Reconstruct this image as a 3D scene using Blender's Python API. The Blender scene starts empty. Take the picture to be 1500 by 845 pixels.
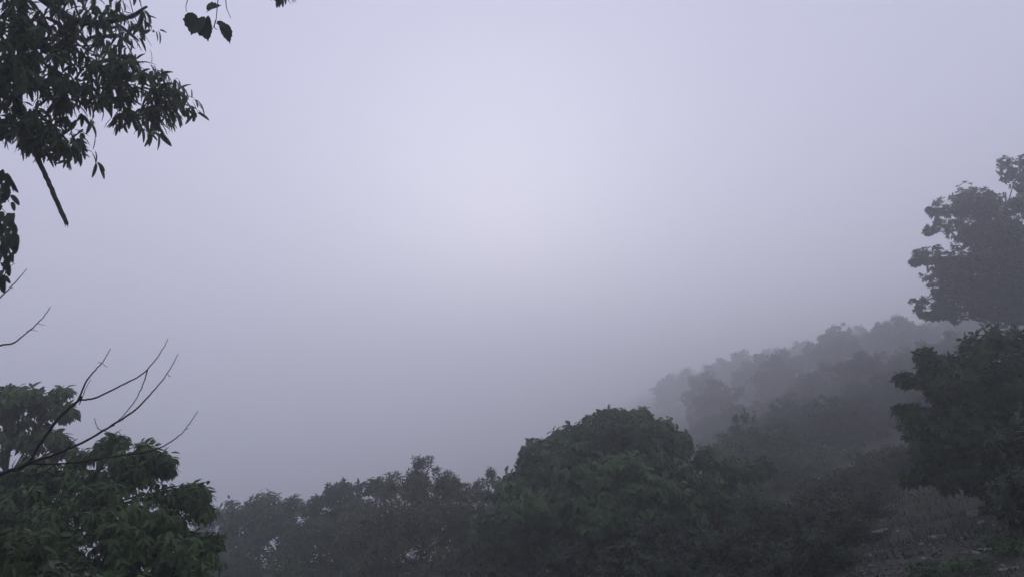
import bpy, math, random
import numpy as np

C = bpy.context.scene
COL = C.collection
R = math.radians

# ------------------------------------------------------------------ camera, sky, sun, exposure
PITCH = 9.1
cam_d = bpy.data.cameras.new('camera')
cam = bpy.data.objects.new('camera', cam_d)
COL.objects.link(cam)
cam.location = (0, 0, 0)
cam.rotation_euler = (R(90 + PITCH), 0, 0)
cam_d.sensor_width = 36.0
cam_d.lens = 26.7
cam_d.clip_start = 0.05
cam_d.clip_end = 4000
C.camera = cam

SUN_EL, SUN_AZ = 14.0, -1.0          # behind the cloud, ahead of the camera
W = bpy.data.worlds.new('World')
C.world = W
W.use_nodes = True
nt = W.node_tree
for n in list(nt.nodes):
    nt.nodes.remove(n)
out = nt.nodes.new('ShaderNodeOutputWorld')
bg = nt.nodes.new('ShaderNodeBackground')
sky = nt.nodes.new('ShaderNodeTexSky')
sky.sky_type = 'NISHITA'
sky.sun_disc = False
sky.sun_elevation = R(SUN_EL)
sky.sun_rotation = R(SUN_AZ)
sky.air_density = 1.0
sky.dust_density = 3.0
hs = nt.nodes.new('ShaderNodeHueSaturation')
hs.inputs['Saturation'].default_value = 0.25
mx = nt.nodes.new('ShaderNodeMix')
mx.data_type = 'RGBA'
mx.inputs['Factor'].default_value = 0.9
mx.inputs['B'].default_value = (4.7, 4.85, 6.85, 1)      # even cloud deck
nt.links.new(sky.outputs['Color'], hs.inputs['Color'])
nt.links.new(hs.outputs['Color'], mx.inputs['A'])
nt.links.new(mx.outputs['Result'], bg.inputs['Color'])
bg.inputs['Strength'].default_value = 0.10
nt.links.new(bg.outputs['Background'], out.inputs['Surface'])

sun_d = bpy.data.lights.new('sun', 'SUN')
sun = bpy.data.objects.new('sun', sun_d)
COL.objects.link(sun)
sun_d.energy = 0.80
sun_d.angle = R(112)
sun_d.color = (0.99, 0.96, 0.98)
sun.rotation_euler = (R(90 - SUN_EL), 0, R(180 - SUN_AZ))   # the lamp shines back towards the camera
sun.location = (0, 60, 60)

C.view_settings.view_transform = 'Standard'
C.view_settings.look = 'None'
C.view_settings.gamma = 1.0
C.view_settings.use_curve_mapping = False
C.view_settings.exposure = 0.05
C.render.engine = 'CYCLES'
C.cycles.max_bounces = 12
C.cycles.diffuse_bounces = 2
C.cycles.glossy_bounces = 1
C.cycles.transmission_bounces = 2
C.cycles.volume_bounces = 8
C.cycles.use_denoising = True
C.cycles.volume_step_rate = 1.0

HAZE = 0.0070
HAZE_G = 0.74

# ------------------------------------------------------------------ helpers
rng = np.random.default_rng(7)
random.seed(7)
F = 1500 * 26.7 / 36.0
CP, SP = math.cos(R(PITCH)), math.sin(R(PITCH))


def at(px, py, Y):
    """Place in the world seen at a spot of the photograph, Y metres ahead."""
    dx, dy = (px - 750) / F, (422.5 - py) / F
    y, z = CP - SP * dy, SP + CP * dy
    return np.array([dx * Y / y, Y, z * Y / y])


def vnoise(x, y, seed=0):
    """Smooth value noise, -1..1."""
    xi, yi = np.floor(x), np.floor(y)
    fx, fy = x - xi, y - yi
    fx, fy = fx * fx * (3 - 2 * fx), fy * fy * (3 - 2 * fy)

    def h(a, b):
        v = np.sin(a * 127.1 + b * 311.7 + seed * 74.7) * 43758.5453
        return (v - np.floor(v)) * 2 - 1
    return ((h(xi, yi) * (1 - fx) + h(xi + 1, yi) * fx) * (1 - fy)
            + (h(xi, yi + 1) * (1 - fx) + h(xi + 1, yi + 1) * fx) * fy)


def ground(x, y, fine=True):
    x = np.asarray(x, float)
    y = np.asarray(y, float)
    side = np.where(x > 0, 40 * np.tanh(0.3 * x / 40), 70 * np.tanh(0.3 * x / 70))
    yy = np.clip(y, -8, None)
    fwd = -10 * (1 - np.exp(-yy / 40))
    back = np.where(y < -8, 0.02 * (-8 - y), 0)
    h = -1.7 + side + fwd + np.clip(back, 0, 4)
    away = np.clip((yy - 42) / 70, 0, 1)                              # the valley drops away ahead, left of the far slope
    h = h - 38 * away * away * (3 - 2 * away) * np.clip((.165 - x / np.maximum(yy, 1)) / .14, 0, 1)
    h = h + 0.8 * vnoise(x / 14, y / 14, 1) * np.clip((np.hypot(x, y) - 6) / 12, 0, 1)
    h = h + 0.22 * vnoise(x / 3.1, y / 3.1, 2)
    if fine:
        h = h + 0.07 * vnoise(x / 0.9, y / 0.9, 3) + 0.03 * vnoise(x / 0.42, y / 0.42, 4)
    return h


def G(x, y):
    return float(ground(x, y))


def mesh_obj(name, V, faces, mat, parent=None, origin=(0, 0, 0), smooth=False, tint=None):
    """faces: list of arrays (n,3) or (n,4)."""
    me = bpy.data.meshes.new(name)
    V = np.asarray(V, np.float32) - np.asarray(origin, np.float32)
    faces = [np.asarray(f, np.int32) for f in faces if len(f)]
    me.vertices.add(len(V))
    me.vertices.foreach_set('co', V.ravel())
    nl = sum(f.size for f in faces)
    nf = sum(len(f) for f in faces)
    me.loops.add(nl)
    me.loops.foreach_set('vertex_index', np.concatenate([f.ravel() for f in faces]))
    me.polygons.add(nf)
    tot = np.concatenate([np.full(len(f), f.shape[1], np.int32) for f in faces])
    me.polygons.foreach_set('loop_start', np.concatenate([[0], np.cumsum(tot)[:-1]]).astype(np.int32))
    me.polygons.foreach_set('loop_total', tot)
    if smooth:
        me.polygons.foreach_set('use_smooth', np.ones(nf, bool))
    if tint is not None:
        a = me.attributes.new('tint', 'FLOAT', 'POINT')
        a.data.foreach_set('value', np.asarray(tint, np.float32))
    me.update(calc_edges=True)
    me.validate()
    me.materials.append(mat)
    o = bpy.data.objects.new(name, me)
    COL.objects.link(o)
    if parent is not None:
        o.parent = parent
    elif tuple(origin) != (0, 0, 0):
        o.location = origin
    return o


def tag(o, label, cat, group=None):
    o['label'] = label
    o['category'] = cat
    if group:
        o['group'] = group
    return o


def thing(name, label, cat, loc, group=None):
    o = bpy.data.objects.new(name, None)
    o.empty_display_size = 0.3
    COL.objects.link(o)
    o.location = loc
    return tag(o, label, cat, group)


def dup(root, loc, rotz, scale, label, group=None):
    r = root.copy()
    COL.objects.link(r)
    r.location = loc
    r.rotation_euler = (0, 0, rotz)
    r.scale = scale
    r['label'] = label
    if group:
        r['group'] = group
    for ch in list(root.children):
        c = ch.copy()
        COL.objects.link(c)
        c.parent = r
    return r


def unit(v):
    return v / np.maximum(np.linalg.norm(v, axis=-1, keepdims=True), 1e-9)


class Tubes:
    def __init__(self):
        self.V, self.Q, self.n = [], [], 0

    def add(self, pts, rad, sides=6, wob=0.0):
        pts = np.asarray(pts, float)
        rad = np.asarray(rad, float)
        t = unit(np.gradient(pts, axis=0))
        up = np.array([0.31, 0.87, 0.38])
        if abs(t[0] @ up) > 0.9:
            up = np.array([1.0, 0.1, 0.0])
        e1 = unit(np.cross(t, up))
        e2 = np.cross(t, e1)
        a = np.arange(sides) * 2 * math.pi / sides
        rr = rad[:, None] * (1 + wob * rng.uniform(-1, 1, (len(pts), sides)))
        ring = pts[:, None, :] + rr[..., None] * (np.cos(a)[None, :, None] * e1[:, None, :] + np.sin(a)[None, :, None] * e2[:, None, :])
        k = len(pts)
        V = np.concatenate([ring.reshape(-1, 3), pts[:1], pts[-1:]])
        i = np.arange(k - 1)[:, None] * sides
        j = np.arange(sides)[None, :]
        j2 = (j + 1) % sides
        q = np.stack([i + j, i + j2, i + sides + j2, i + sides + j], -1).reshape(-1, 4)
        j = np.arange(sides)
        j2 = (j + 1) % sides
        c0, c1 = k * sides, k * sides + 1
        caps = np.concatenate([np.stack([j2, j, np.full(sides, c0)], -1),
                               np.stack([(k - 1) * sides + j, (k - 1) * sides + j2, np.full(sides, c1)], -1)])
        self.V.append(V)
        self.Q.append((q + self.n, caps + self.n))
        self.n += len(V)

    def build(self, name, mat, parent=None, origin=(0, 0, 0)):
        return mesh_obj(name, np.concatenate(self.V), [np.concatenate([q[0] for q in self.Q]), np.concatenate([q[1] for q in self.Q])],
                        mat, parent, origin, smooth=True)


def curve(p0, p1, n=8, sag=0.0, wob=0.0, mid=None):
    """A bent line from p0 to p1; sag lifts (+) or drops (-) its middle."""
    t = np.linspace(0, 1, n)[:, None]
    p0, p1 = np.asarray(p0, float), np.asarray(p1, float)
    if mid is None:
        mid = (p0 + p1) / 2 + np.array([0, 0, sag])
    p = (1 - t) ** 2 * p0 + 2 * t * (1 - t) * np.asarray(mid, float) + t * t * p1
    if wob:
        w = rng.normal(0, wob, (n, 3))
        w[0] = 0
        w[-1] = 0
        p = p + w
    return p


def smooth_path(pts, n=6):
    """Catmull-Rom through points."""
    P = np.asarray(pts, float)
    P = np.vstack([2 * P[0] - P[1], P, 2 * P[-1] - P[-2]])
    o = []
    for i in range(1, len(P) - 2):
        for t in np.linspace(0, 1, n, endpoint=False):
            a, b, c, d = P[i - 1], P[i], P[i + 1], P[i + 2]
            o.append(0.5 * (2 * b + (c - a) * t + (2 * a - 5 * b + 4 * c - d) * t * t + (3 * b - a - 3 * c + d) * t ** 3))
    o.append(P[-2])
    return np.array(o)


# leaf shapes: (x across -1..1, y along 0..1, z out of plane)
def rows_leaf(ys, ws, fold=0.12):
    V = [(0, 0, 0)]
    for y, w in zip(ys, ws):
        V += [(-w, y, fold * w), (0, y, 0), (w, y, fold * w)]
    V.append((0, 1, 0))
    k = len(ys)
    tri, quad = [(0, 2, 1), (0, 3, 2)], []
    for i in range(k - 1):
        a, b = 1 + 3 * i, 4 + 3 * i
        quad += [(a, a + 1, b + 1, b), (a + 1, a + 2, b + 2, b + 1)]
    a = 1 + 3 * (k - 1)
    e = len(V) - 1
    tri += [(a, a + 1, e), (a + 1, a + 2, e)]
    return np.array(V, float), np.array(tri), np.array(quad).reshape(-1, 4)


def fan_leaf(outline, cup=0.15):
    V = [(0, 0.35, 0)]
    for x, y in outline:
        V.append((x, y, cup * (x * x + (y - 0.35) ** 2)))
    k = len(outline)
    tri = [(0, 1 + i, 1 + (i + 1) % k) for i in range(k)]
    return np.array(V, float), np.array(tri), np.zeros((0, 4), int)


LEAF = {}
LEAF['simple'] = (np.array([(0, 0, 0), (-1, .42, .18), (0, .5, -.02), (1, .42, .18), (0, 1, 0)], float), np.zeros((0, 3), int),
                  np.array([(0, 2, 4, 1), (0, 3, 4, 2)]))
LEAF['ovate'] = rows_leaf([.12, .38, .68, .88], [.45, 1.0, .75, .32], 0.18)
_ys, _ws = [], []
for i in range(8):                                                   # toothed leaf, teeth pointing to the tip
    y = 0.06 + 0.86 * i / 7
    w = 1.75 * (y + .06) ** .55 * (1 - y) ** .7
    _ys += [y, y + 0.045]
    _ws += [w * 0.74, w * 1.04]
LEAF['toothed'] = rows_leaf(_ys, _ws, 0.16)
LEAF['lobed'] = fan_leaf([(0, .14), (-.22, .02), (-.55, 0), (-.82, .14), (-.94, .34), (-.90, .46), (-.98, .58), (-.80, .66), (-.72, .80), (-.48, .82), (-.34, .95), (-.16, .98), (0, 1.14),
                          (.16, .98), (.34, .95), (.48, .82), (.72, .80), (.80, .66), (.98, .58), (.90, .46), (.94, .34), (.82, .14), (.55, 0), (.22, .02)][::-1], 0.3)
LEAF['needle'] = (np.array([(0, 0, 0), (-1, .4, .1), (1, .4, .1), (0, 1, 0)], float), np.array([(0, 2, 1), (1, 2, 3)]), np.zeros((0, 4), int))


class Leaves:
    def __init__(self):
        self.V, self.T, self.Q, self.tint, self.n = [], [], [], [], 0

    def add(self, kind, pos, dirs, nrm, length, width, curl, tint):
        tv, tt, tq = LEAF[kind]
        N, k = len(pos), len(tv)
        d = unit(dirs)
        s = unit(np.cross(d, nrm))
        nn = np.cross(s, d)
        L = np.broadcast_to(length, (N,))[:, None]
        Wd = np.broadcast_to(width, (N,))[:, None]
        cu = np.broadcast_to(curl, (N,))[:, None]
        x = tv[None, :, 0] * Wd * 0.5
        y = tv[None, :, 1] * L
        z = tv[None, :, 2] * Wd - cu * L * tv[None, :, 1] ** 2
        V = pos[:, None, :] + x[..., None] * s[:, None, :] + y[..., None] * d[:, None, :] + z[..., None] * nn[:, None, :]
        off = (np.arange(N) * k)[:, None, None] + self.n
        self.V.append(V.reshape(-1, 3))
        if len(tt):
            self.T.append((tt[None] + off).reshape(-1, 3))
        if len(tq):
            self.Q.append((tq[None] + off).reshape(-1, 4))
        self.tint.append(np.repeat(np.broadcast_to(tint, (N,)), k))
        self.n += N * k

    def rosettes(self, kind, p, s, n, length, width, droop=0.5, spread=1.0, curl=0.25, var=0.25, tint0=None):
        """p: shoot tips, s: shoot directions; n leaves round each."""
        M = len(p)
        s = unit(s)
        e1 = unit(np.cross(s, rng.normal(0, 1, (M, 3))))
        e2 = np.cross(s, e1)
        ph = (np.arange(n)[None, :] * 2 * math.pi / n + rng.uniform(0, 6.28, (M, 1)) + rng.normal(0, .35, (M, n)))
        sp = spread * rng.uniform(.6, 1.25, (M, n))
        d = s[:, None] * np.cos(sp)[..., None] + np.sin(sp)[..., None] * (np.cos(ph)[..., None] * e1[:, None] + np.sin(ph)[..., None] * e2[:, None])
        d = d + np.array([0, 0, -1.0]) * (droop * rng.uniform(.5, 1.5, (M, n)))[..., None]
        d = unit(d)
        nr = s[:, None] + np.array([0, 0, 0.6]) + rng.normal(0, .3, (M, n, 3))
        L = length * rng.uniform(1 - var, 1 + var, (M, n))
        pos = p[:, None] + d * (L * 0.12)[..., None] - s[:, None] * (rng.uniform(0, .5, (M, n)) * length)[..., None]
        base = rng.normal(0.5, .16, (M, 1)) if tint0 is None else tint0[:, None]
        ti = np.clip(base + rng.normal(0, .13, (M, n)), 0, 1)
        self.add(kind, pos.reshape(-1, 3), d.reshape(-1, 3), nr.reshape(-1, 3), L.ravel(), (L * width / length * rng.uniform(.8, 1.2, (M, n))).ravel(),
                 curl * rng.uniform(.3, 1.7, M * n), ti.ravel())

    def build(self, name, mat, parent=None, origin=(0, 0, 0)):
        return mesh_obj(name, np.concatenate(self.V), [np.concatenate(x) for x in (self.T, self.Q) if x], mat, parent, origin,
                        tint=np.concatenate(self.tint))


# ------------------------------------------------------------------ materials
def leaf_mat(name, dark, light, transl=0.3, rough=0.5, spec=0.25):
    m = bpy.data.materials.new(name)
    m.use_nodes = True
    t = m.node_tree
    p = t.nodes['Principled BSDF']
    o = t.nodes['Material Output']
    at_ = t.nodes.new('ShaderNodeAttribute')
    at_.attribute_name = 'tint'
    ra = t.nodes.new('ShaderNodeValToRGB')
    ra.color_ramp.elements[0].color = (*dark, 1)
    ra.color_ramp.elements[0].position = 0.15
    ra.color_ramp.elements[1].color = (*light, 1)
    ra.color_ramp.elements[1].position = 0.9
    no = t.nodes.new('ShaderNodeTexNoise')
    no.inputs['Scale'].default_value = 0.7
    tc = t.nodes.new('ShaderNodeTexCoord')
    mm = t.nodes.new('ShaderNodeMath')
    mm.operation = 'MULTIPLY_ADD'
    mm.inputs[1].default_value = 0.9
    mm.inputs[2].default_value = -0.45
    ad = t.nodes.new('ShaderNodeMath')
    ad.operation = 'ADD'
    t.links.new(tc.outputs['Object'], no.inputs['Vector'])
    t.links.new(no.outputs['Fac'], mm.inputs[0])
    t.links.new(mm.outputs[0], ad.inputs[0])
    t.links.new(at_.outputs['Fac'], ad.inputs[1])
    t.links.new(ad.outputs[0], ra.inputs['Fac'])
    t.links.new(ra.outputs['Color'], p.inputs['Base Color'])
    p.inputs['Roughness'].default_value = rough
    p.inputs['Specular IOR Level'].default_value = spec
    tr = t.nodes.new('ShaderNodeBsdfTranslucent')
    t.links.new(ra.outputs['Color'], tr.inputs['Color'])
    mi = t.nodes.new('ShaderNodeMixShader')
    mi.inputs[0].default_value = transl
    t.links.new(p.outputs[0], mi.inputs[1])
    t.links.new(tr.outputs[0], mi.inputs[2])
    t.links.new(mi.outputs[0], o.inputs['Surface'])
    return m


def bark_mat(name, a, b, scale=9.0):
    m = bpy.data.materials.new(name)
    m.use_nodes = True
    t = m.node_tree
    p = t.nodes['Principled BSDF']
    tc = t.nodes.new('ShaderNodeTexCoord')
    mp = t.nodes.new('ShaderNodeMapping')
    mp.inputs['Scale'].default_value = (1, 1, 0.25)
    no = t.nodes.new('ShaderNodeTexNoise')
    no.inputs['Scale'].default_value = scale
    no.inputs['Detail'].default_value = 6
    ra = t.nodes.new('ShaderNodeValToRGB')
    ra.color_ramp.elements[0].position = 0.35
    ra.color_ramp.elements[0].color = (*a, 1)
    ra.color_ramp.elements[1].position = 0.7
    ra.color_ramp.elements[1].color = (*b, 1)
    bu = t.nodes.new('ShaderNodeBump')
    bu.inputs['Strength'].default_value = 0.6
    bu.inputs['Distance'].default_value = 0.02
    t.links.new(tc.outputs['Object'], mp.inputs['Vector'])
    t.links.new(mp.outputs[0], no.inputs['Vector'])
    t.links.new(no.outputs['Fac'], ra.inputs['Fac'])
    t.links.new(ra.outputs['Color'], p.inputs['Base Color'])
    t.links.new(no.outputs['Fac'], bu.inputs['Height'])
    t.links.new(bu.outputs[0], p.inputs['Normal'])
    p.inputs['Roughness'].default_value = 0.85
    return m


M_OAK = leaf_mat('oak_leaf', (.028, .055, .018), (.065, .115, .035), .25)
M_VINE = leaf_mat('vine_leaf', (.020, .035, .018), (.045, .070, .028), .15)
M_NEAR = leaf_mat('walnut_leaf', (.034, .078, .016), (.100, .170, .044), .3)
M_CORNER = leaf_mat('corner_leaf', (.026, .050, .012), (.062, .096, .024), .3)
M_DOME = leaf_mat('dome_leaf', (.025, .064, .015), (.075, .142, .034), .3)
M_MID = leaf_mat('mid_leaf', (.021, .060, .012), (.054, .115, .022), .3)
M_RUST = leaf_mat('rust_leaf', (.034, .048, .016), (.066, .090, .028), .3)
M_MAPLE = leaf_mat('maple_leaf', (.018, .046, .011), (.044, .088, .019), .3)
M_RIGHT = leaf_mat('thicket_leaf', (.018, .052, .010), (.048, .108, .019), .3)
M_FAR = leaf_mat('far_leaf', (.026, .048, .020), (.060, .088, .034), .3)
M_GRASS = leaf_mat('grass_blade', (.010, .018, .004), (.026, .038, .010), .3)
M_SHADE_TINT = leaf_mat('shade_tinted_leaf', (.012, .024, .009), (.030, .055, .018), .25)  # shrub leaves, with the shade of the hollow put into their colour
M_LITTER = leaf_mat('dead_leaf', (.010, .009, .006), (.036, .036, .023), .1)
M_BARK = bark_mat('bark', (.018, .015, .013), (.055, .047, .042))
M_DEAD = bark_mat('dead_wood', (.020, .014, .013), (.050, .038, .034), 20)


def ground_mat():
    m = bpy.data.materials.new('forest_floor')
    m.use_nodes = True
    t = m.node_tree
    p = t.nodes['Principled BSDF']
    tc = t.nodes.new('ShaderNodeTexCoord')

    def noise(s, d=6):
        n = t.nodes.new('ShaderNodeTexNoise')
        n.inputs['Scale'].default_value = s
        n.inputs['Detail'].default_value = d
        t.links.new(tc.outputs['Object'], n.inputs['Vector'])
        return n
    a, b, c = noise(0.35), noise(3.2, 9), noise(17, 4)
    r1 = t.nodes.new('ShaderNodeValToRGB')                            # leaf litter to bare clay
    e = r1.color_ramp.elements
    e[0].position, e[0].color = 0.3, (.010, .010, .007, 1)
    e[1].position, e[1].color = 0.75, (.032, .033, .021, 1)
    n = e.new(0.52)
    n.color = (.015, .016, .009, 1)
    t.links.new(b.outputs['Fac'], r1.inputs['Fac'])
    r2 = t.nodes.new('ShaderNodeValToRGB')
    r2.color_ramp.elements[0].position = 0.46
    r2.color_ramp.elements[1].position = 0.60
    t.links.new(a.outputs['Fac'], r2.inputs['Fac'])
    mi = t.nodes.new('ShaderNodeMix')
    mi.data_type = 'RGBA'
    mi.inputs['B'].default_value = (.018, .026, .010, 1)              # moss and low weeds
    t.links.new(r2.outputs['Color'], mi.inputs['Factor'])
    t.links.new(r1.outputs['Color'], mi.inputs['A'])
    r3 = t.nodes.new('ShaderNodeValToRGB')
    r3.color_ramp.elements[0].position = 0.66
    r3.color_ramp.elements[1].position = 0.70
    t.links.new(c.outputs['Fac'], r3.inputs['Fac'])
    m2 = t.nodes.new('ShaderNodeMix')
    m2.data_type = 'RGBA'
    m2.inputs['B'].default_value = (.20, .195, .17, 1)                 # pebbles
    t.links.new(r3.outputs['Color'], m2.inputs['Factor'])
    t.links.new(mi.outputs['Result'], m2.inputs['A'])
    t.links.new(m2.outputs['Result'], p.inputs['Base Color'])
    bu = t.nodes.new('ShaderNodeBump')
    bu.inputs['Strength'].default_value = 0.8
    bu.inputs['Distance'].default_value = 0.06
    t.links.new(b.outputs['Fac'], bu.inputs['Height'])
    t.links.new(bu.outputs[0], p.inputs['Normal'])
    p.inputs['Roughness'].default_value = 0.95
    return m


def stone_mat():
    m = bark_mat('pale_stone', (.10, .097, .085), (.30, .295, .265), 6)
    return m


M_GROUND = ground_mat()
M_STONE = stone_mat()

# ------------------------------------------------------------------ terrain
K = 420
u = np.linspace(-1, 1, K)
gx = 900 * np.sinh(5.0 * u) / math.sinh(5.0)
gy = 900 * np.sinh(5.0 * u) / math.sinh(5.0) + 8
X, Y = np.meshgrid(gx, gy)
V = np.stack([X, Y, ground(X, Y)], -1).reshape(-1, 3)
i = np.arange(K - 1)
a = (i[:, None] * K + i[None, :]).ravel()
terrain = mesh_obj('terrain', V, [np.stack([a, a + 1, a + K + 1, a + K], -1)], M_GROUND, smooth=True)
terrain['kind'] = 'structure'

# ------------------------------------------------------------------ haze
def haze_box(x0, x1, y0, y1, z0, z1):
    V = np.array([(x, y, z) for z in (z0, z1) for y in (y0, y1) for x in (x0, x1)], float)
    q = np.array([(0, 2, 3, 1), (4, 5, 7, 6), (0, 1, 5, 4), (2, 6, 7, 3), (0, 4, 6, 2), (1, 3, 7, 5)])
    m = bpy.data.materials.new('haze')
    m.use_nodes = True
    t = m.node_tree
    t.nodes.remove(t.nodes['Principled BSDF'])
    pv = t.nodes.new('ShaderNodeVolumePrincipled')
    pv.inputs['Color'].default_value = (.975, .978, .992, 1)
    pv.inputs['Density'].default_value = HAZE
    pv.inputs['Anisotropy'].default_value = HAZE_G
    t.links.new(pv.outputs[0], t.nodes['Material Output'].inputs['Volume'])
    o = mesh_obj('haze', V, [q], m)
    o['kind'] = 'stuff'
    return o


haze_box(-905, 905, -898, 912, float(V[:, 2].min()) - 1.0, 66.0)

# ------------------------------------------------------------------ trees
def lobe(px, py, Y, rx, ry, rd=None):
    """An upper-crown lobe from its spot in the photograph: centre and radii in metres."""
    c = at(px, py, Y)
    s = Y / F
    return (*c, rx * s, (rd if rd is not None else rx * s), ry * s)


def sample_lobe(lb, n_clump, per, flat=0.35, inner=0.35, lower=-0.55, sag=.35):
    """Shoot tips gathered in clumps over the lobe, with outward directions."""
    c, r = np.array(lb[:3]), np.array(lb[3:])
    z = rng.uniform(lower, 1, n_clump)
    ph = rng.uniform(0, 2 * math.pi, n_clump)
    s = np.sqrt(1 - z * z)
    d = np.stack([s * np.cos(ph), s * np.sin(ph), z], -1)
    k1, k2 = rng.normal(0, 2.2, 3), rng.normal(0, 4.0, 3)
    bump = 1 + .13 * np.sin(d @ k1 + rng.uniform(0, 6)) + .09 * np.sin(d @ k2 + rng.uniform(0, 6)) + rng.normal(0, .05, n_clump)
    rad = np.where(rng.random(n_clump) < inner, rng.uniform(.4, .75, n_clump), rng.uniform(.76, .96, n_clump)) * bump
    cc = c + d * r * rad[:, None]
    out_ = unit(d / r)
    cr = (r.mean() * .16 + .04) * rng.uniform(.6, 1.35, n_clump)
    off = rng.normal(0, 1, (n_clump, per, 3))
    off = off / np.maximum(1, np.linalg.norm(off, axis=-1, keepdims=True) / 1.5)
    off[..., 2] *= flat
    off = off * cr[:, None, None]
    # a clump hangs outward and down from its middle
    h = np.linalg.norm(off[..., :2], axis=-1)
    off[..., 2] -= sag * h * h / np.maximum(cr[:, None], .01)
    p = cc[:, None] + off
    sd = out_[:, None] * .8 + np.array([0, 0, .55]) + off / np.maximum(cr[:, None, None], .01) * .45
    tint = np.clip(np.repeat(rng.normal(.5, .22, n_clump), per) + rng.normal(0, .08, n_clump * per), 0, 1)
    return p.reshape(-1, 3), sd.reshape(-1, 3), cc, tint


def tree(name, label, cat, base, lobes, mat, kind='simple', leaf=(.22, .08), per_ros=7, dens=10, per=9, droop=.5, spread=1.0,
         trunk_r=.15, group=None, fork=.45, flat=.45, inner=.4, lower=-.7, bark=None, twig_r=.02, curl=.25, spikes=0, limb_sag=.1, sag=.35):
    bark = bark or M_BARK
    bx, by = base
    bz = G(bx, by) - 0.12
    root = thing(name, label, cat, (bx, by, bz + .12), group)
    org = (bx, by, bz + .12)
    lv, tb = Leaves(), Tubes()
    lob = np.array(lobes, float)
    top = lob[:, 2].max()
    cen = np.average(lob[:, :3], axis=0, weights=lob[:, 3] * lob[:, 5])
    # trunk
    tz = bz + (top - bz) * .9
    f_pt = np.array([bx + (cen[0] - bx) * .5, by + (cen[1] - by) * .5, bz + (top - bz) * fork])
    tip = np.array([cen[0], cen[1], tz])
    path = smooth_path([(bx, by, bz), f_pt * .5 + np.array([bx, by, bz]) * .5 + rng.normal(0, .08, 3), f_pt, (f_pt + tip) / 2 + rng.normal(0, .15, 3), tip], 5)
    tt = np.linspace(0, 1, len(path))
    tb.add(path, trunk_r * (1 - tt * .88) * (1 + .5 * np.exp(-tt * 18)), 8, .06)
    for lb in lobes:
        c, r = np.array(lb[:3]), np.array(lb[3:])
        area = 4 * math.pi * ((r[0] * r[1]) ** 1.6 + (r[0] * r[2]) ** 1.6 + (r[1] * r[2]) ** 1.6) ** (1 / 1.6) / 3 ** (1 / 1.6)
        n_cl = max(5, int(area * dens * (1 - lower) / 2 / per))
        p, s, cc, ti = sample_lobe(lb, n_cl, per, flat, inner, lower, sag)
        gz = ground(p[:, 0], p[:, 1]) + .05
        ok = p[:, 2] > gz
        lv.rosettes(kind, p[ok], s[ok], per_ros, leaf[0], leaf[1], droop, spread, curl, tint0=ti[ok])
        # limb from the trunk to the lobe, twigs on to the clumps
        zt = np.clip((c[2] - r[2] * 1.0 - bz) / max(tz - bz, .1), .12, .9)
        k = int(np.argmin(np.abs((path[:, 2] - bz) / max(tz - bz, .1) - zt)))
        k = min(k, len(path) - 2)
        ends = c - np.array([0, 0, .25]) * r
        lim = curve(path[k], ends, 7, sag=limb_sag * np.linalg.norm(ends - path[k]), wob=.03 * r.mean())
        r0 = trunk_r * (1 - tt[k] * .85) * .55
        tb.add(lim, np.linspace(r0, twig_r * 1.4, 7), 6, .05)
        for q in cc[rng.permutation(len(cc))[:max(4, len(cc) // 4)]]:
            st = lim[rng.integers(3, 7)]
            tb.add(curve(st, q, 5, sag=.12 * np.linalg.norm(q - st) * rng.uniform(-.3, 1), wob=.02), np.linspace(twig_r, twig_r * .3, 5), 4)
    if spikes:
        lb = lob[np.argmax(lob[:, 2] + lob[:, 5])]
        for _ in range(spikes):
            an = rng.uniform(0, 6.28)
            b = lb[:3] + np.array([math.cos(an), math.sin(an), 0]) * lb[3:] * rng.uniform(0, .7) + np.array([0, 0, lb[5] * .8])
            e = b + np.array([rng.normal(0, .12), rng.normal(0, .12), rng.uniform(.3, 1.0)]) * (lb[5] * .9)
            tb.add(curve(b, e, 4), np.linspace(twig_r, twig_r * .3, 4), 4)
            f_ = rng.uniform(0, 1, (10, 1)) ** 1.4
            pp = b + (e - b) * f_ + rng.normal(0, .10, (10, 3)) * (1 - f_) * lb[5]
            lv.rosettes(kind, pp, np.tile(e - b, (10, 1)) + rng.normal(0, .3, (10, 3)), 4, leaf[0] * .7, leaf[1] * .7, .1, 1.0)
    tb.build('trunk', bark, root, org)
    lv.build('crown', mat, root, org)
    return root


def cone_lobes(px, py_top, Y, half, depth_px, n=6, jit=.12):
    """Stacked, widening lobes of a conifer-like tree whose tip is at (px, py_top)."""
    o = []
    for k in range(n):
        t = k / (n - 1)
        w = half * (.10 + .90 * t ** .8)
        y = py_top + depth_px * (.05 + .85 * t)
        m = 1 if k == 0 else (2 if k < 3 else 3)
        for j in range(m):
            ox = 0 if m == 1 else (j / (m - 1) - .5) * 1.1 * w
            o.append(lobe(px + ox + rng.normal(0, jit * w), y + rng.normal(0, jit * depth_px / n), Y + rng.normal(0, .3) * w * Y / F,
                          w * (.9 if m == 1 else .62), depth_px / n * .75, rd=w * .7 * Y / F))
    return o


def on(px, Y):
    return ((px - 750) / F * Y / (CP), Y)


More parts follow.
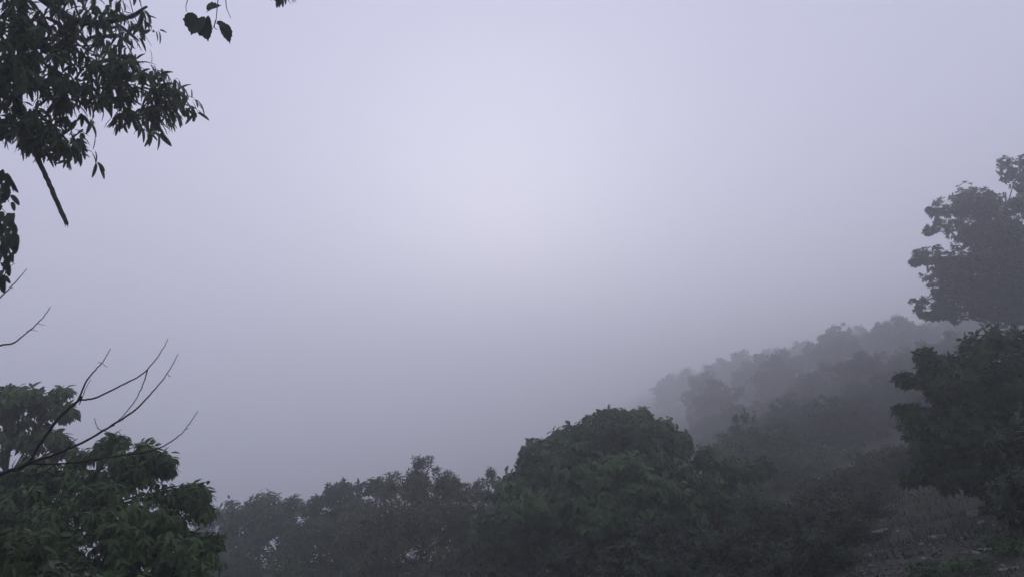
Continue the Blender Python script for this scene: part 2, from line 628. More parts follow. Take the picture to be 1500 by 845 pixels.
# --- the dome-shaped tree in the middle, about 25 m away
D = 25
tree('dome_tree', 'broad dome-shaped leafy tree with the highest rounded top in the middle of the slope', 'tree', (4.4, 26.0),
     [lobe(912, 628, D, 62, 34), lobe(850, 640, D, 46, 26), lobe(884, 624, D, 40, 20), lobe(805, 672, D, 50, 28), lobe(770, 694, D, 40, 24), lobe(950, 630, D, 40, 24), lobe(975, 655, D, 40, 28), lobe(872, 640, D - .4, 56, 34), lobe(828, 662, D - .6, 54, 30), lobe(785, 690, D - .4, 44, 28), lobe(742, 712, D, 34, 24), lobe(958, 650, D - .3, 50, 38),
      lobe(1000, 672, D - .2, 34, 34), lobe(900, 690, D - 1.6, 100, 54), lobe(812, 728, D - 1.2, 80, 50), lobe(905, 742, D - 2.4, 84, 44), lobe(985, 735, D - 1.4, 76, 56), lobe(900, 690, D + 2.0, 100, 60),
      lobe(912, 603, D, 30, 13), lobe(938, 608, D + .4, 22, 12), lobe(886, 610, D - .3, 18, 10), lobe(992, 640, D, 18, 14), lobe(755, 770, D - .4, 62, 56), lobe(870, 800, D - .8, 90, 44), lobe(980, 805, D - .6, 70, 44)],
     M_DOME, 'ovate', (.235, .125), 7, 16, droop=.9, trunk_r=.2, flat=.4, lower=-.7, fork=.4)
tree('leaning_tree', 'low spreading tree with drooping leaves leaning right from the dome-shaped tree', 'tree', (8.2, 25.2),
     [lobe(1065, 690, 25.5, 56, 48), lobe(1095, 745, 24.6, 62, 40), lobe(1120, 780, 24.0, 60, 30), lobe(1040, 765, 24.2, 60, 48), lobe(1075, 810, 23.8, 70, 40)],
     M_DOME, 'ovate', (.24, .10), 7, 14, droop=.7, trunk_r=.12, flat=.4, lower=-.7)

# --- the trees down the slope between the near left tree and the dome-shaped tree
tree('thin_tree', 'pale thin-crowned tree seen in the fog right beside the near left tree', 'tree', on(305, 39),
     [lobe(316, 758, 39, 28, 20), lobe(345, 772, 38.5, 30, 26), lobe(300, 800, 39, 40, 30), lobe(328, 820, 38.5, 36, 30)], M_MID, 'simple', (.28, .12), 6, 11, trunk_r=.12, inner=.2)
tree('round_tree', 'pale foggy tree with a small round head, second from the left in the far row', 'tree', on(385, 36),
     [lobe(385, 735, 36, 36, 22), lobe(358, 770, 36, 38, 34), lobe(415, 765, 35.5, 50, 38), lobe(385, 815, 35, 75, 50)], M_MID, 'simple', (.28, .12), 6, 12, trunk_r=.16)
tree('spreading_tree', 'foggy tree with flat leafy shelves left of the rust-tinged fine-leaved tree', 'tree', on(490, 34),
     [lobe(455, 738, 34, 30, 20), lobe(500, 722, 34, 34, 20), lobe(540, 712, 34, 30, 16), lobe(498, 714, 34, 18, 9), lobe(480, 770, 33.5, 66, 44), lobe(540, 765, 33.5, 60, 44), lobe(500, 820, 33, 100, 55)],
     M_MID, 'simple', (.28, .12), 6, 12, trunk_r=.17)
tree('fine_leaved_tree', 'rust-tinged fine-leaved tree with a thin pointed top left of the dome-shaped tree', 'tree', on(620, 30),
     [lobe(632, 700, 30, 42, 20), lobe(588, 712, 30, 44, 22), lobe(665, 716, 30, 40, 22), lobe(620, 750, 29.4, 88, 46), lobe(680, 765, 29.5, 62, 46), lobe(560, 780, 29.5, 62, 50), lobe(625, 815, 29, 110, 60)],
     M_RUST, 'needle', (.20, .06), 9, 20, droop=.1, spread=1.1, trunk_r=.15, spikes=12, flat=.6)
tree('pointed_tree', 'slim tree with one pointed twiggy tip just left of the dome-shaped tree', 'tree', on(715, 31),
     [lobe(716, 712, 31, 16, 16), lobe(700, 735, 31, 26, 20), lobe(732, 738, 31, 26, 20), lobe(715, 770, 30.6, 44, 34), lobe(715, 815, 30.4, 60, 40)], M_MID, 'needle', (.20, .05), 8, 18, droop=.1, trunk_r=.11, spikes=9, flat=.6)

# --- behind the dome-shaped tree, to the right
tree('feathery_tree', 'dim feathery tree with a pointed top behind and right of the dome-shaped tree', 'tree', on(1110, 38),
     [lobe(1090, 634, 38, 26, 20), lobe(1062, 650, 38, 26, 14), lobe(1125, 645, 38, 40, 20), lobe(1100, 680, 37.4, 74, 40), lobe(1150, 690, 37.5, 60, 50), lobe(1120, 760, 37, 90, 70)],
     M_MID, 'needle', (.25, .075), 8, 16, droop=.2, trunk_r=.16, spikes=8, flat=.5)
tree('broad_tree', 'broad dark tree deep in the fog between the feathery tree and the right thicket', 'tree', on(1210, 40),
     [lobe(1180, 668, 40, 50, 30), lobe(1235, 676, 40, 56, 30), lobe(1210, 730, 39, 90, 60), lobe(1190, 800, 38, 90, 60)], M_MID, 'simple', (.30, .14), 6, 11, trunk_r=.18)
tree('shadowed_tree', 'murky low tree in the dark gap left of the right thicket', 'tree', on(1290, 33),
     [lobe(1275, 700, 33, 50, 34), lobe(1310, 690, 33, 46, 40), lobe(1240, 735, 32, 46, 40)], M_MID, 'simple', (.28, .13), 6, 11, trunk_r=.12)

# --- right side: tall tree in the fog and the nearer thicket
Dm = 46
tree('tall_tree', 'tall foggy tree with ragged tiered crown rising at the right edge', 'tree', (31.2, 47.5),
     [lobe(1424, 296, Dm, 38, 24), lobe(1392, 312, Dm, 26, 20), lobe(1412, 404, Dm, 22, 20), lobe(1480, 322, Dm, 26, 30), lobe(1366, 312, Dm, 14, 10), lobe(1362, 340, Dm, 9, 6), lobe(1452, 300, Dm, 34, 24), lobe(1378, 330, Dm, 18, 12), lobe(1430, 335, Dm, 44, 28), lobe(1460, 350, Dm, 50, 40),
      lobe(1362, 378, Dm, 26, 16), lobe(1390, 386, Dm, 30, 20), lobe(1342, 380, Dm, 12, 8), lobe(1425, 385, Dm, 40, 26), lobe(1372, 408, Dm, 20, 12), lobe(1388, 424, Dm, 30, 14),
      lobe(1358, 448, Dm, 24, 16), lobe(1378, 462, Dm, 28, 14), lobe(1408, 446, Dm, 40, 24), lobe(1450, 425, Dm, 50, 36), lobe(1470, 452, Dm, 50, 26), lobe(1494, 246, Dm, 28, 20), lobe(1512, 262, Dm, 30, 20),
      lobe(1492, 298, Dm, 20, 8), lobe(1516, 302, Dm, 24, 10), lobe(1500, 380, Dm, 50, 50), lobe(1525, 340, Dm, 34, 30), lobe(1550, 280, Dm, 40, 36), lobe(1560, 410, Dm, 66, 56), lobe(1605, 340, Dm, 46, 60), lobe(1470, 400, Dm + 2.5, 70, 54)],
     M_MAPLE, 'ovate', (.19, .14), 6, 15, droop=.25, trunk_r=.30, flat=.7, lower=-.85, fork=.5, sag=.05)
Dr = 18
tree('thicket_tree', 'dark bushy small tree with ragged left side below the tall foggy tree', 'tree', (11.6, 18.6),
     [lobe(1462, 500, Dr, 50, 24), lobe(1420, 520, Dr - .2, 36, 22), lobe(1350, 520, Dr, 14, 6), lobe(1368, 532, Dr + .3, 20, 9), lobe(1388, 545, Dr, 34, 20), lobe(1330, 556, Dr, 16, 7), lobe(1352, 566, Dr - .2, 26, 12),
      lobe(1425, 570, Dr - .5, 64, 36), lobe(1332, 600, Dr + .2, 20, 8), lobe(1362, 612, Dr, 34, 18), lobe(1410, 630, Dr - .5, 64, 42), lobe(1336, 640, Dr, 18, 8), lobe(1360, 658, Dr - .2, 36, 22),
      lobe(1415, 690, Dr - .3, 58, 34), lobe(1350, 702, Dr - .2, 28, 16), lobe(1480, 560, Dr - .4, 64, 50), lobe(1480, 640, Dr - .6, 66, 54), lobe(1480, 705, Dr - .6, 60, 40),
      lobe(1560, 560, Dr, 80, 64), lobe(1560, 660, Dr, 76, 56), lobe(1495, 735, Dr - 1.4, 50, 36), lobe(1530, 770, Dr - 2, 60, 44)],
     M_RIGHT, 'ovate', (.165, .085), 7, 30, droop=.35, trunk_r=.13, flat=.75, lower=-.85, fork=.3, sag=.1)

# --- left side
Dl = 10
tree('near_tree', 'nearest green tree with hanging leaf bunches filling the lower left corner', 'tree', (-6.0, 10.4),
     [lobe(95, 700, Dl, 66, 42), lobe(185, 690, Dl, 60, 30), lobe(205, 668, Dl, 40, 16), lobe(157, 652, Dl, 16, 11), lobe(232, 676, Dl, 24, 16), lobe(262, 722, Dl, 30, 18), lobe(284, 726, Dl, 15, 10),
      lobe(150, 760, Dl - .5, 110, 58), lobe(235, 765, Dl - .1, 60, 44), lobe(285, 790, Dl, 26, 22), lobe(270, 820, Dl - .3, 52, 40), lobe(60, 770, Dl - .4, 90, 60), lobe(170, 830, Dl - .8, 130, 60),
      lobe(280, 860, Dl - .6, 60, 36), lobe(40, 690, Dl + .4, 40, 30), lobe(5, 730, Dl + .3, 50, 40), lobe(245, 664, Dl, 13, 8), lobe(290, 712, Dl + .1, 11, 7), lobe(215, 652, Dl - .1, 11, 7), lobe(299, 745, Dl, 8, 6), lobe(312, 790, Dl, 12, 9), lobe(170, 640, Dl, 10, 6), lobe(120, 668, Dl + .2, 14, 8), lobe(-50, 760, Dl, 70, 60), lobe(10, 800, Dl, 60, 40)],
     M_NEAR, 'ovate', (.122, .047), 7, 56, droop=1.0, trunk_r=.08, flat=.45, lower=-.8, fork=.35, twig_r=.012, curl=.35)
tree('paler_tree', 'paler green tree behind the nearest left tree with a round leafy head', 'tree', (-10.4, 15.6),
     [lobe(35, 572, 15, 44, 26), lobe(8, 580, 15, 34, 26), lobe(78, 588, 15, 30, 26), lobe(96, 600, 15, 14, 10), lobe(10, 620, 15, 50, 50), lobe(62, 640, 15, 40, 40), lobe(90, 650, 15, 18, 16), lobe(40, 680, 15, 60, 50), lobe(-60, 630, 15, 80, 70)],
     M_NEAR, 'ovate', (.18, .08), 7, 20, droop=.9, trunk_r=.15, flat=.35, lower=-.7, twig_r=.015, inner=.2)
tree('corner_bush', 'dark olive bush with fine leaves in the bottom left corner below the bare twigs', 'bush', (-4.6, 6.6),
     [lobe(40, 800, 6.6, 60, 40), lobe(95, 830, 6.6, 40, 30), lobe(0, 790, 6.6, 50, 40), lobe(50, 860, 6.4, 90, 40)],
     M_CORNER, 'ovate', (.085, .032), 8, 55, droop=.7, trunk_r=.04, flat=.4, lower=-.8, twig_r=.006, fork=.4)

# ------------------------------------------------------------------ the near oak that hangs in at the top left
Do = 6.0
ob = (-6.0, 6.4)
oz = G(*ob)
oak = thing('oak_tree', 'near oak with toothed hanging leaves reaching in at the top left', 'tree', (ob[0], ob[1], oz))
org = (ob[0], ob[1], oz)
tb = Tubes()
tp = smooth_path([(ob[0], ob[1], oz - .15), (-5.9, 6.35, oz + 2.5), (-5.7, 6.3, 1.0), (-5.5, 6.2, 3.4), (-5.2, 6.1, 5.6), (-5.1, 6.1, 7.0)], 6)
tb.add(tp, np.linspace(.21, .05, len(tp)), 10, .05)
tb.build('trunk', M_BARK, oak, org)


def limb(name, pts, r0, r1, mat=M_BARK, parent=oak, o_=org, sides=7, wob=.08):
    t = Tubes()
    p = smooth_path(pts, 6)
    t.add(p, np.linspace(r0, r1, len(p)), sides, wob)
    return t.build(name, mat, parent, o_), p


limb('limb', [tp[18], at(-60, -60, 6.1), at(20, -30, Do), at(110, 30, Do), at(180, 28, Do), at(215, 10, 5.9)], .055, .010)
limb('limb', [tp[20], at(-20, -150, 6.1), at(25, -40, Do), at(32, 60, Do), at(26, 140, Do), at(44, 205, Do)], .050, .026)
limb('limb', [at(28, 60, Do), at(90, 60, 5.95), at(150, 104, 5.9), at(215, 140, 5.85)], .016, .004)
limb('limb', [at(34, 62, Do), at(80, 60, 6.1), at(130, 68, 6.1), at(170, 45, 6.1)], .012, .004)
limb('limb', [at(32, 190, Do), at(60, 195, 5.95), at(86, 178, 5.9)], .014, .006)
limb('limb', [tp[22], at(60, -260, 6.2), at(200, -170, 5.9), at(310, -90, 5.2), at(420, -40, 5.0)], .05, .010)
limb('limb', [tp[16], at(-120, 60, 6.2), at(-40, 110, 6.1), at(10, 160, 6.0)], .035, .008)
limb('broken_branch', [at(44, 203, Do), at(52, 225, Do), at(68, 260, Do), at(83, 295, Do), at(98, 328, Do)], 0.021, .0165, M_DEAD, wob=.2, sides=9)
for q_ in ((99, 334), (95, 333), (101, 331)):
    limb('splinter', [at(97, 325, Do), at((97 + q_[0]) / 2, 329, Do), at(*q_, Do)], .007, .001, M_DEAD, sides=5)
limb('twig', [at(190, 0, 5.9), at(196, 22, 5.9), at(205, 40, 5.9), at(222, 68, 5.85)], .004, .0015, M_DEAD, sides=5, wob=0)

lv = Leaves()


def oak_lobe(px, py, rx, ry, n, Y=Do, rd=.5, L=.108, tint=.45, droop=1.05):
    n = int(n * .92) if px > 60 else n
    px = px - 14 if 200 <= px <= 300 else px
    c = at(px, py, Y)
    s = Y / F
    q = rng.normal(0, .55, (n, 3))
    q /= np.maximum(1, np.linalg.norm(q, axis=1, keepdims=True))
    p = c + q * np.array([rx * s, rd, ry * s])
    d = unit(q * np.array([1, .6, .6]) + np.array([.25, 0, .1]) + rng.normal(0, .25, (n, 3)))
    lv.rosettes('toothed', p, d, 5, L, L * .38, droop, 1.0, .22, .38, tint0=np.clip(rng.normal(tint, .12, n), 0, 1))


for a_ in [(30, 30, 70, 60, 90), (90, 20, 70, 50, 62), (40, 110, 62, 70, 100), (110, 95, 60, 55, 60), (25, 180, 40, 36, 42), (8, 150, 40, 60, 40), (150, 20, 46, 38, 26), (178, 45, 24, 40, 18),
           (192, 5, 30, 16, 14), (130, 128, 36, 34, 26), (95, 140, 36, 30, 24), (182, 85, 22, 28, 12), (170, 110, 34, 22, 16), (205, 132, 36, 30, 30), (238, 130, 38, 32, 36), (262, 128, 24, 24, 22), (215, 165, 40, 24, 28),
           (245, 160, 28, 24, 18), (80, 192, 26, 16, 18), (98, 204, 24, 16, 20), (112, 214, 14, 12, 8), (70, 212, 16, 12, 9), (15, 190, 18, 14, 10), (60, 185, 26, 22, 16), (220, 112, 20, 12, 8), (280, 140, 10, 10, 6),
           (-90, 60, 90, 120, 120), (-60, -120, 150, 90, 160), (130, -120, 120, 70, 110), (270, -160, 110, 60, 70), (-220, -60, 160, 130, 140), (-190, 120, 110, 80, 70), (412, -17, 14, 8, 22, 6.0, .09), (400, -80, 40, 24, 16)]:
    oak_lobe(*a_)
lv.build('crown', M_OAK, oak, org)

# vine leaves on a thread of stem, hanging from the oak limb overhead
vn = thing('hanging_vine', 'dark lobed vine leaves dangling on a thin stem from the top of the photo', 'vine', at(325, -90, 5.2))
vo = at(325, -90, 5.2)
t = Tubes()
for pts in ([(325, -84), (322, -30), (318, 14), (316, 32), (310, 45)], [(316, 30), (314, 40), (318, 44)], [(322, -30), (330, -4), (332, 12), (338, 27)], [(310, -60), (282, -12), (273, 6), (273, 18)]):
    p = smooth_path([at(x, y, 5.0 + (5.2 - 5.0) * max(0, -y) / 90) for x, y in pts], 5)
    t.add(p, np.linspace(.0045, .002, len(p)), 5)
t.build('stem', M_DEAD, vn, vo)
l2 = Leaves()
pp = np.array([at(292, 24, 5.0), at(300, 26, 5.02), at(304, 18, 4.98), at(316, 34, 5.0), at(326, 37, 5.02)])
dd = np.array([[-.3, -.1, -1], [.15, .2, -1], [.5, -.2, .25], [.7, 0, -.35], [.5, .1, -1]], float)
nn = np.array([[.2, -1, .3], [-.3, -1, .2], [.1, -1, .6], [-.2, -.8, .9], [.4, -1, .3]], float)
l2.add('lobed', pp, dd, nn, np.array([.14, .155, .10, .09, .12]), np.array([.16, .15, .10, .07, .085]), np.array([.2, .1, .3, .25, .3]), np.full(5, .4))
l2.build('leaf_cluster', M_VINE, vn, vo)

# climber leaves down the left edge
vo = at(-25, 215, 5.5)
vn = thing('leafy_creeper', 'dark broad-leaved creeper hanging down the left edge below the oak', 'vine', vo)
t = Tubes()
main = smooth_path([at(x, y, 5.5) for x, y in [(-30, 120), (-24, 215), (-6, 260), (-4, 300), (2, 340), (4, 372), (10, 392), (3, 412)]], 6)
t.add(main, np.linspace(.008, .003, len(main)), 5)
for a_, b_ in (((-4, 300), (14, 318)), ((0, 334), (22, 340)), ((-6, 262), (14, 268)), ((0, 400), (22, 386))):
    t.add(curve(at(*a_, 5.5), at(*b_, 5.48), 5, .01), np.linspace(.004, .0015, 5), 4)
t.build('stem', M_DEAD, vn, vo)
l2 = Leaves()
spots = [(-6, 252), (4, 248), (14, 258), (20, 270), (6, 268), (14, 278), (-4, 282), (10, 284), (18, 296), (2, 300), (-8, 318), (20, 312), (26, 336), (18, 340), (6, 322), (-2, 326), (22, 350), (12, 342), (-4, 350), (8, 364), (20, 368), (0, 376), (12, 386), (-4, 396), (8, 404), (-2, 246), (8, 254), (16, 262), (10, 272), (2, 276), (8, 290), (0, 292), (0, 314), (10, 316), (18, 322), (14, 334), (2, 330), (26, 344), (10, 346), (18, 356), (6, 356), (14, 366), (6, 372), (16, 380), (6, 396), (2, 408), (2, 250), (12, 264), (6, 282), (16, 286), (-4, 270), (4, 310), (14, 312), (8, 326), (20, 328), (22, 342), (4, 345), (14, 352), (12, 362), (0, 362), (8, 380), (14, 374), (2, 384), (4, 402), (-12, 300), (-14, 340), (-10, 380), (-14, 260), (-20, 320), (-8, 240), (-20, 360)]
pp = np.array([at(x, y, 5.5 + random.uniform(-.08, .08)) for x, y in spots])
dd = np.stack([rng.normal(.1, .35, len(spots)), rng.normal(0, .3, len(spots)), rng.normal(-1, .2, len(spots))], -1)
nn = np.stack([rng.normal(0, .5, len(spots)), np.full(len(spots), -1.0), rng.uniform(.1, .8, len(spots))], -1)
Ls = rng.uniform(.065, .115, len(spots))
l2.add('toothed', pp, dd, nn, Ls, Ls * .62, .15, rng.normal(.4, .15, len(spots)))
l2.build('leaf_cluster', M_VINE, vn, vo)

# ------------------------------------------------------------------ bare sapling on the left
sb = (-3.75, 4.2)
sz = G(*sb)
sap = thing('bare_sapling', 'leafless dead sapling whose thin dark twigs fan in from the left edge', 'sapling', (sb[0], sb[1], sz))
so = (sb[0], sb[1], sz)
Ds = 4.2


def sp(name, pts, r0, r1):
    t = Tubes()
    p = smooth_path([at(x, y, Ds + dz) for x, y, dz in pts], 6)
    p[1:-1] += rng.normal(0, .0009, (len(p) - 2, 3))
    t.add(p, np.linspace(r0, r1, len(p)) * .88, 6, .07)
    return t, p


t = Tubes()
p = smooth_path([(sb[0], sb[1], sz - .1), (-3.6, 4.2, sz + 1.2), (-3.35, 4.2, -1.0), at(-90, 735, Ds), at(-75, 560, Ds), at(-60, 440, Ds)], 6)
t.add(p, np.linspace(.030, .009, len(p)), 8, .05)
t.build('trunk', M_DEAD, sap, so)


def bough(main, subs, r0, r1, wob=1.0):
    t, p = sp('', main, r0, r1)
    b = t.build('branch', M_DEAD, sap, so)
    for s_ in subs:
        t2, _ = sp('', s_[0], s_[1], s_[2])
        t2.build('twig', M_DEAD, b, so)


N0 = (40, 678, 0)
bough([(-92, 730, 0), (-30, 706, 0), (0, 694, 0), N0, (58, 650, .02), (88, 610, .05), (113, 588, .08), (120, 580, .08)], [], .013, .007)
bough([(113, 588, .08), (128, 556, .1), (145, 536, .12), (152, 528, .13), (162, 510, .15)],
      [([(149, 532, .12), (145, 530, .1), (143, 531, .1)], .002, .001), ([(151, 533, .12), (155, 536, .16), (158, 537, .16)], .002, .001),
       ([(116, 592, .08), (122, 578, .04), (126, 568, .03), (133, 555, .02)], .003, .0015)], .006, .002)
bough([(118, 586, .08), (140, 582, .05), (172, 567, 0), (205, 550, -.02), (222, 534, -.04), (238, 512, -.05), (246, 496, -.06)],
      [([(216, 541, -.03), (210, 562, -.03), (200, 583, 0), (186, 602, .02), (169, 620, .05)], .0035, .0025)], .006, .002)
bough([N0, (80, 665, -.03), (120, 648, -.05), (165, 622, -.06), (200, 598, -.06), (228, 568, -.05), (246, 545, -.04), (261, 518, -.03)],
      [([(246, 548, -.04), (248, 551, -.02), (250, 551, 0)], .002, .001),
       ([(168, 622, -.06), (150, 630, -.09), (142, 624, -.1), (138, 612, -.1)], .003, .0015),
       ([(150, 630, -.09), (166, 634, -.05), (178, 628, -.05)], .0025, .001)], .009, .002)
bough([N0, (70, 679, .05), (110, 677, .08), (160, 669, .1), (200, 664, .1), (235, 655, .12), (262, 638, .13), (276, 622, .15), (290, 602, .16)],
      [([(184, 667, .1), (198, 659, .08), (205, 651, .07), (212, 645, .06)], .003, .0015), ([(272, 627, .14), (274, 628, .16), (276, 626, .17)], .002, .001)], .007, .002)
bough([(18, 686, 0), (48, 695, -.1), (72, 686, -.14), (92, 668, -.15), (105, 648, -.15), (113, 642, -.15)], [], .005, .002)
bough([(-70, 545, 0), (-30, 520, 0), (0, 506, 0), (20, 502, 0), (38, 488, .02), (56, 472, .03), (68, 458, .04), (74, 449, .05)],
      [([(54, 473, .03), (60, 475, .06), (67, 476, .08)], .002, .001), ([(40, 485, .02), (48, 483, 0), (55, 485, 0)], .002, .001)], .007, .002)
bough([(-62, 470, 0), (-30, 460, 0), (0, 436, 0), (16, 420, 0), (30, 405, .02), (39, 394, .03)], [([(14, 421, 0), (17, 422, .03), (20, 422, .05)], .002, .001)], .006, .002)

# ------------------------------------------------------------------ understorey shrubs and the ridge beyond
shrub_spots = [(742, 22.5, 1.5, 'leafy shrub in the dark at the bottom just left of the dome-shaped tree'), (860, 20.5, 1.3, 'leafy shrub in the shade under the dome-shaped tree, left one'),
               (985, 20.0, 1.3, 'leafy shrub in the shade under the dome-shaped tree, right one'), (1110, 20.5, 1.1, 'shaded shrub below the low leaning tree'),
               (1195, 22.5, 1.15, 'shaded shrub in the dark hollow at the foot of the bare slope'), (650, 25, 1.8, 'dim shrub at the bottom below the rust-tinged tree'),
               (545, 27, 1.9, 'dim shrub at the bottom below the tree with flat leafy shelves'), (1080, 16.5, 1.0, 'shaded shrub at the bottom edge below the low leaning tree'), (1170, 15.5, .8, 'shaded shrub at the bottom edge left of the bare slope'),
               (1215, 18.0, .8, 'shaded shrub at the left border of the bare slope'), (1500, 13.2, 1.1, 'dark shrub at the right edge beside the bare slope'), (1545, 15.0, 1.7, 'dark shrub half cut off by the right edge under the thicket tree'), (1190, 27, 1.3, 'low dark shrub in the hollow behind the low leaning tree'), (1240, 25, 1.1, 'small dark shrub at the top of the bare slope'),
               (1268, 30, 1.4, 'dark shrub in the gap between the bare slope and the misty far trees'), (1185, 19.5, 1.0, 'low shaded shrub in the middle of the dark hollow left of the bare slope'), (1232, 21.5, .8, 'smallest dark shrub on the left border of the bare slope'), (1310, 27, 1.2, 'dark shrub touching the left side of the thicket tree'),
               (770, 29, 2.0, 'dim shrub seen through the gap under the left side of the dome-shaped tree'),
               (700, 24, 1.7, 'dim shrub at the bottom below the slim pointed tree'), (920, 18.0, 1.1, 'low shaded shrub at the bottom edge under the dome-shaped tree'),
               (430, 28, 2.0, 'dim foggy shrub at the bottom right of the near left tree')]
proto = None
for k, (px, Yd, h, lab) in enumerate(shrub_spots):
    x, y = on(px, Yd)
    z = G(x, y)
    if proto is None:
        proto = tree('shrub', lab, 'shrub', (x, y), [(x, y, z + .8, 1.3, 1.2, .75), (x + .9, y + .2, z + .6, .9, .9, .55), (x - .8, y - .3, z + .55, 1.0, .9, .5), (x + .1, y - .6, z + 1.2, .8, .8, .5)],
                     M_SHADE_TINT, 'ovate', (.14, .06), 7, 22, droop=.6, trunk_r=.05, lower=-.8, twig_r=.01, group='shrubs under the trees', fork=.3)
        p0 = h
    else:
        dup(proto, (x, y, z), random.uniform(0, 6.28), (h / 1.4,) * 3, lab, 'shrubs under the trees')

# ridge trees: three kinds, copied along the far slope
kinds = []
for k in range(4):
    x, y = on(1040 + 90 * k, 100 + 6 * k)
    z = G(x, y)
    H = 7.4 + k * .5
    lb = [(x + rng.normal(0, .4), y + rng.normal(0, .4), z + H * .85, 1.5, 1.5, H * .14)]
    for j in range(6):
        an = j * 1.05 + rng.uniform(0, .5)
        rr = rng.uniform(1.2, 2.2)
        lb.append((x + math.cos(an) * rr, y + math.sin(an) * rr, z + H * rng.uniform(.45, .74), rng.uniform(1.3, 2.0), rng.uniform(1.3, 2.0), rng.uniform(1.0, 1.5)))
    lb.append((x, y, z + H * .35, 2.6, 2.6, 1.8))
    for j in range(3):
        an = j * 2.1 + rng.uniform(0, .6)
        lb.append((x + math.cos(an) * 1.5, y + math.sin(an) * 1.5, z + H * .16, 1.7, 1.7, H * .16))
    kinds.append(tree('ridge_tree', 'faint tree fading into the fog on the far rising slope', 'tree', (x, y), lb, M_FAR, 'simple', (.34, .17), 6, 8,
                      trunk_r=.16, group='trees on the far foggy slope', spikes=6 if k == 1 else 0))
spots = []
tries = 0
while len(spots) < 225 and tries < 6000:
    tries += 1
    Yd = random.uniform(70, 140) if random.random() < .38 else random.uniform(165, 380)
    px = random.uniform(968 if Yd > 190 else 1010, 1640) if Yd > 112 else random.uniform(1100 + (112 - Yd) * 2.0, 1420)
    x, y = on(px, Yd)
    if math.hypot(x - 31.2, y - 47.5) < 7 or any(math.hypot(x - a_, y - b_) < 3.8 for a_, b_ in spots):
        continue
    spots.append((x, y))
n_far = len(spots)
tries = 0
while len(spots) < n_far + 72 and tries < 4000:
    tries += 1
    Yd = random.uniform(44, 88)
    x, y = on(random.uniform(1010 + (88 - Yd) * 2.4, 1400), Yd)
    if math.hypot(x - 31.2, y - 47.5) < 6 or any(math.hypot(x - a_, y - b_) < 2.2 for a_, b_ in spots):
        continue
    spots.append((x, y))
for k, (x, y) in enumerate(spots):
    if k < n_far:
        s = random.uniform(.9, 1.1) if y > 120 else random.uniform(.45, .65)
        sc, lab, grp = (s, s, s * random.uniform(.9, 1.15)), 'faint tree fading into the fog on the far rising slope', 'trees on the far foggy slope'
    else:
        s = random.uniform(.34, .48)
        sc, lab, grp = (s * 1.15, s * 1.15, s), 'low murky bushy tree in the dim dip below the far slope', 'low trees in the dip below the far slope'
    o = dup(kinds[k % 4], (x, y, G(x, y)), random.uniform(0, 6.28), sc, lab, grp)
    if k >= n_far:
        o.name = 'low_tree'

# ------------------------------------------------------------------ stones and grass on the bare slope at the lower right
def ray_ground(px, py):
    for Yd in np.arange(5, 40, .05):
        p = at(px, py, Yd)
        if p[2] <= G(p[0], p[1]):
            return p
    return at(px, py, 16)


def stone_mesh(seed, name):
    r_ = np.random.default_rng(seed)
    bm_v, bm_f = [], []
    n, m = 10, 7
    for a_ in range(m + 1):
        th = math.pi * a_ / m
        for b_ in range(n):
            ph = 2 * math.pi * b_ / n
            d = np.array([math.sin(th) * math.cos(ph), math.sin(th) * math.sin(ph), math.cos(th)])
            k1 = 1 + .18 * math.sin(d @ np.array([3, 1, 2]) * 1.7 + seed) + .14 * math.sin(d @ np.array([-2, 4, 1]) * 2 + seed * 2) + r_.normal(0, .05 if 0 < a_ < m else 0)
            d = np.clip(d * k1, -.82, .82)
            bm_v.append(d * np.array([1, .75, .55]))
    for a_ in range(m):
        for b_ in range(n):
            bm_f.append((a_ * n + b_, (a_ + 1) * n + b_, (a_ + 1) * n + (b_ + 1) % n, a_ * n + (b_ + 1) % n))
    return mesh_obj(name, np.array(bm_v), [np.array(bm_f)], M_STONE)


named = [(1290, 780, 13, 'palest rounded stone on the bare slope beside the dark hollow'), (1350, 798, 5, 'small pale stone at the centre of the bare slope'),
         (1292, 808, 4, 'small pale stone nearest the bottom of the bare slope'), (1294, 763, 4, 'small pale stone highest on the bare slope'),
         (1368, 786, 9, 'flat pale stone below the middle of the dark thicket tree'), (1436, 752, 22, 'large flat pale rock under the dark thicket tree'), (1448, 806, 16, 'grey broken rock low at the right of the bare slope')]
for k, (px, py, hw, lab) in enumerate(named):
    p = ray_ground(px, py)
    o = stone_mesh(k + 3, 'stone')
    s = hw * p[1] / F
    o.scale = (s, s, s * (.32 if hw > 8 else .8))
    o.location = (p[0], p[1], G(p[0], p[1]) + s * .12)
    o.rotation_euler = (0, -.25, random.uniform(-.4, .4))
    tag(o, lab, 'stone', 'pale stones on the bare slope')
protos = []
lab = 'little grey stone half sunk in the bare slope'
for k in range(60):
    p = ray_ground(random.uniform(1240, 1490), random.uniform(745, 842))
    if k < 4:
        o = stone_mesh(30 + k, 'stone')
        protos.append(o)
    else:
        o = protos[k % 4].copy()
        COL.objects.link(o)
    s = random.uniform(.025, .085)
    o.scale = (s * random.uniform(1, 1.6), s, s * .7)
    o.location = (p[0], p[1], G(p[0], p[1]) + s * .1)
    o.rotation_euler = (0, -.25, random.uniform(0, 6))
    tag(o, lab, 'stone', 'small grey stones on the bare slope')

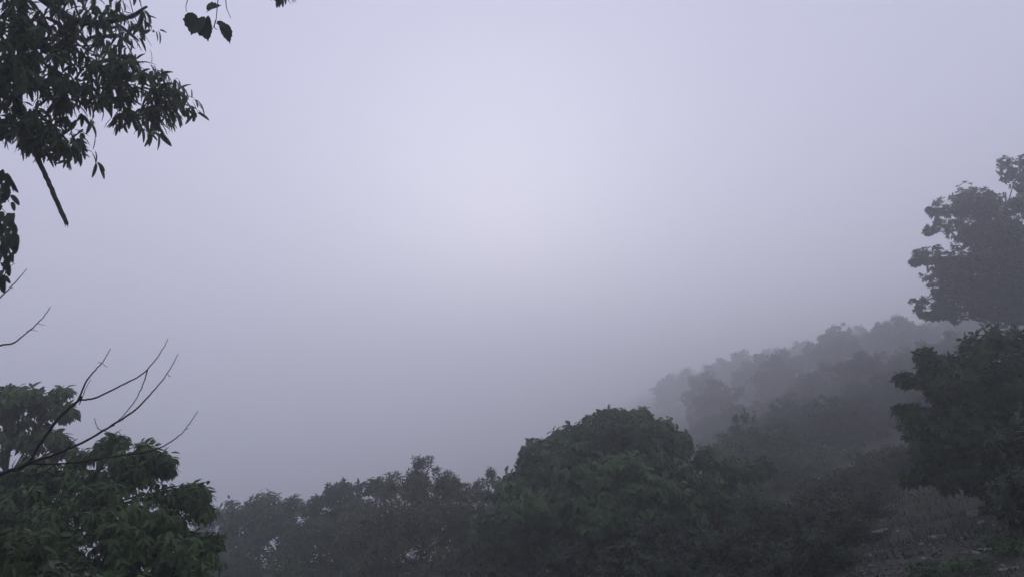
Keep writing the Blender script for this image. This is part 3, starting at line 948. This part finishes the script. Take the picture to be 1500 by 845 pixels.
# grass and weeds
n = 60000
px_ = rng.uniform(-3, 24, n)
py_ = rng.uniform(4, 30, n)
dn = vnoise(px_ / 1.7, py_ / 1.7, 9) + .5 * vnoise(px_ / .6, py_ / .6, 10)
k = dn > .22
px_, py_, dn = px_[k], py_[k], dn[k]
gp = np.stack([px_, py_, ground(px_, py_) - .01], -1)
gl = Leaves()
gl.add('needle', gp, np.stack([rng.normal(0, .5, len(gp)), rng.normal(0, .5, len(gp)), np.ones(len(gp))], -1), rng.normal(0, 1, (len(gp), 3)),
       rng.uniform(.06, .2, len(gp)) * (1 + np.clip(dn, 0, 1)), .012, rng.uniform(0, .5, len(gp)), rng.uniform(0, 1, len(gp)))
go = gl.build('grass', M_GRASS)
go['kind'] = 'stuff'

n = 30000
lx, ly = rng.uniform(2, 22, n), rng.uniform(8, 30, n)
dn = vnoise(lx / 2.3, ly / 2.3, 21) + .6 * vnoise(lx / .7, ly / .7, 22)
k = dn > -.25
lx, ly = lx[k], ly[k]
ll = Leaves()
ll.add('simple', np.stack([lx, ly, ground(lx, ly) + rng.uniform(.005, .04, len(lx))], -1), np.stack([rng.normal(0, 1, len(lx)), rng.normal(0, 1, len(lx)), rng.normal(0, .35, len(lx))], -1),
       np.stack([rng.normal(0, .4, len(lx)), rng.normal(0, .4, len(lx)), np.ones(len(lx))], -1), rng.uniform(.05, .12, len(lx)), rng.uniform(.025, .05, len(lx)), rng.normal(0, .3, len(lx)), rng.uniform(0, 1, len(lx)))
lo = ll.build('leaf_litter', M_LITTER)
lo['kind'] = 'stuff'

# weeds in the bottom right corner
wp = None
for px, py, s, lab in [(1365, 842, .5, 'low green weed clump at the bottom edge below the bare slope'), (1470, 815, .75, 'green weed clump in the bottom right corner'),
                       (1420, 840, .55, 'low green weed clump between the bottom edge weed and the corner weed')]:
    p = ray_ground(px, py)
    x, y, z = p[0], p[1], G(p[0], p[1])
    if wp is None:
        wp = tree('weed_clump', lab, 'weed', (x, y), [(x, y, z + .12, .42, .36, .15), (x + .38, y, z + .08, .3, .3, .12), (x - .34, y - .1, z + .08, .3, .3, .12)], M_RIGHT, 'ovate', (.05, .025), 6, 110,
                  droop=.4, trunk_r=.012, twig_r=.004, group='weed clumps on the bare slope', lower=-.5)
        wp.scale = (.8, .8, .8)
    else:
        dup(wp, (x, y, z), random.uniform(0, 6), (s * 1.7,) * 3, lab, 'weed clumps on the bare slope')
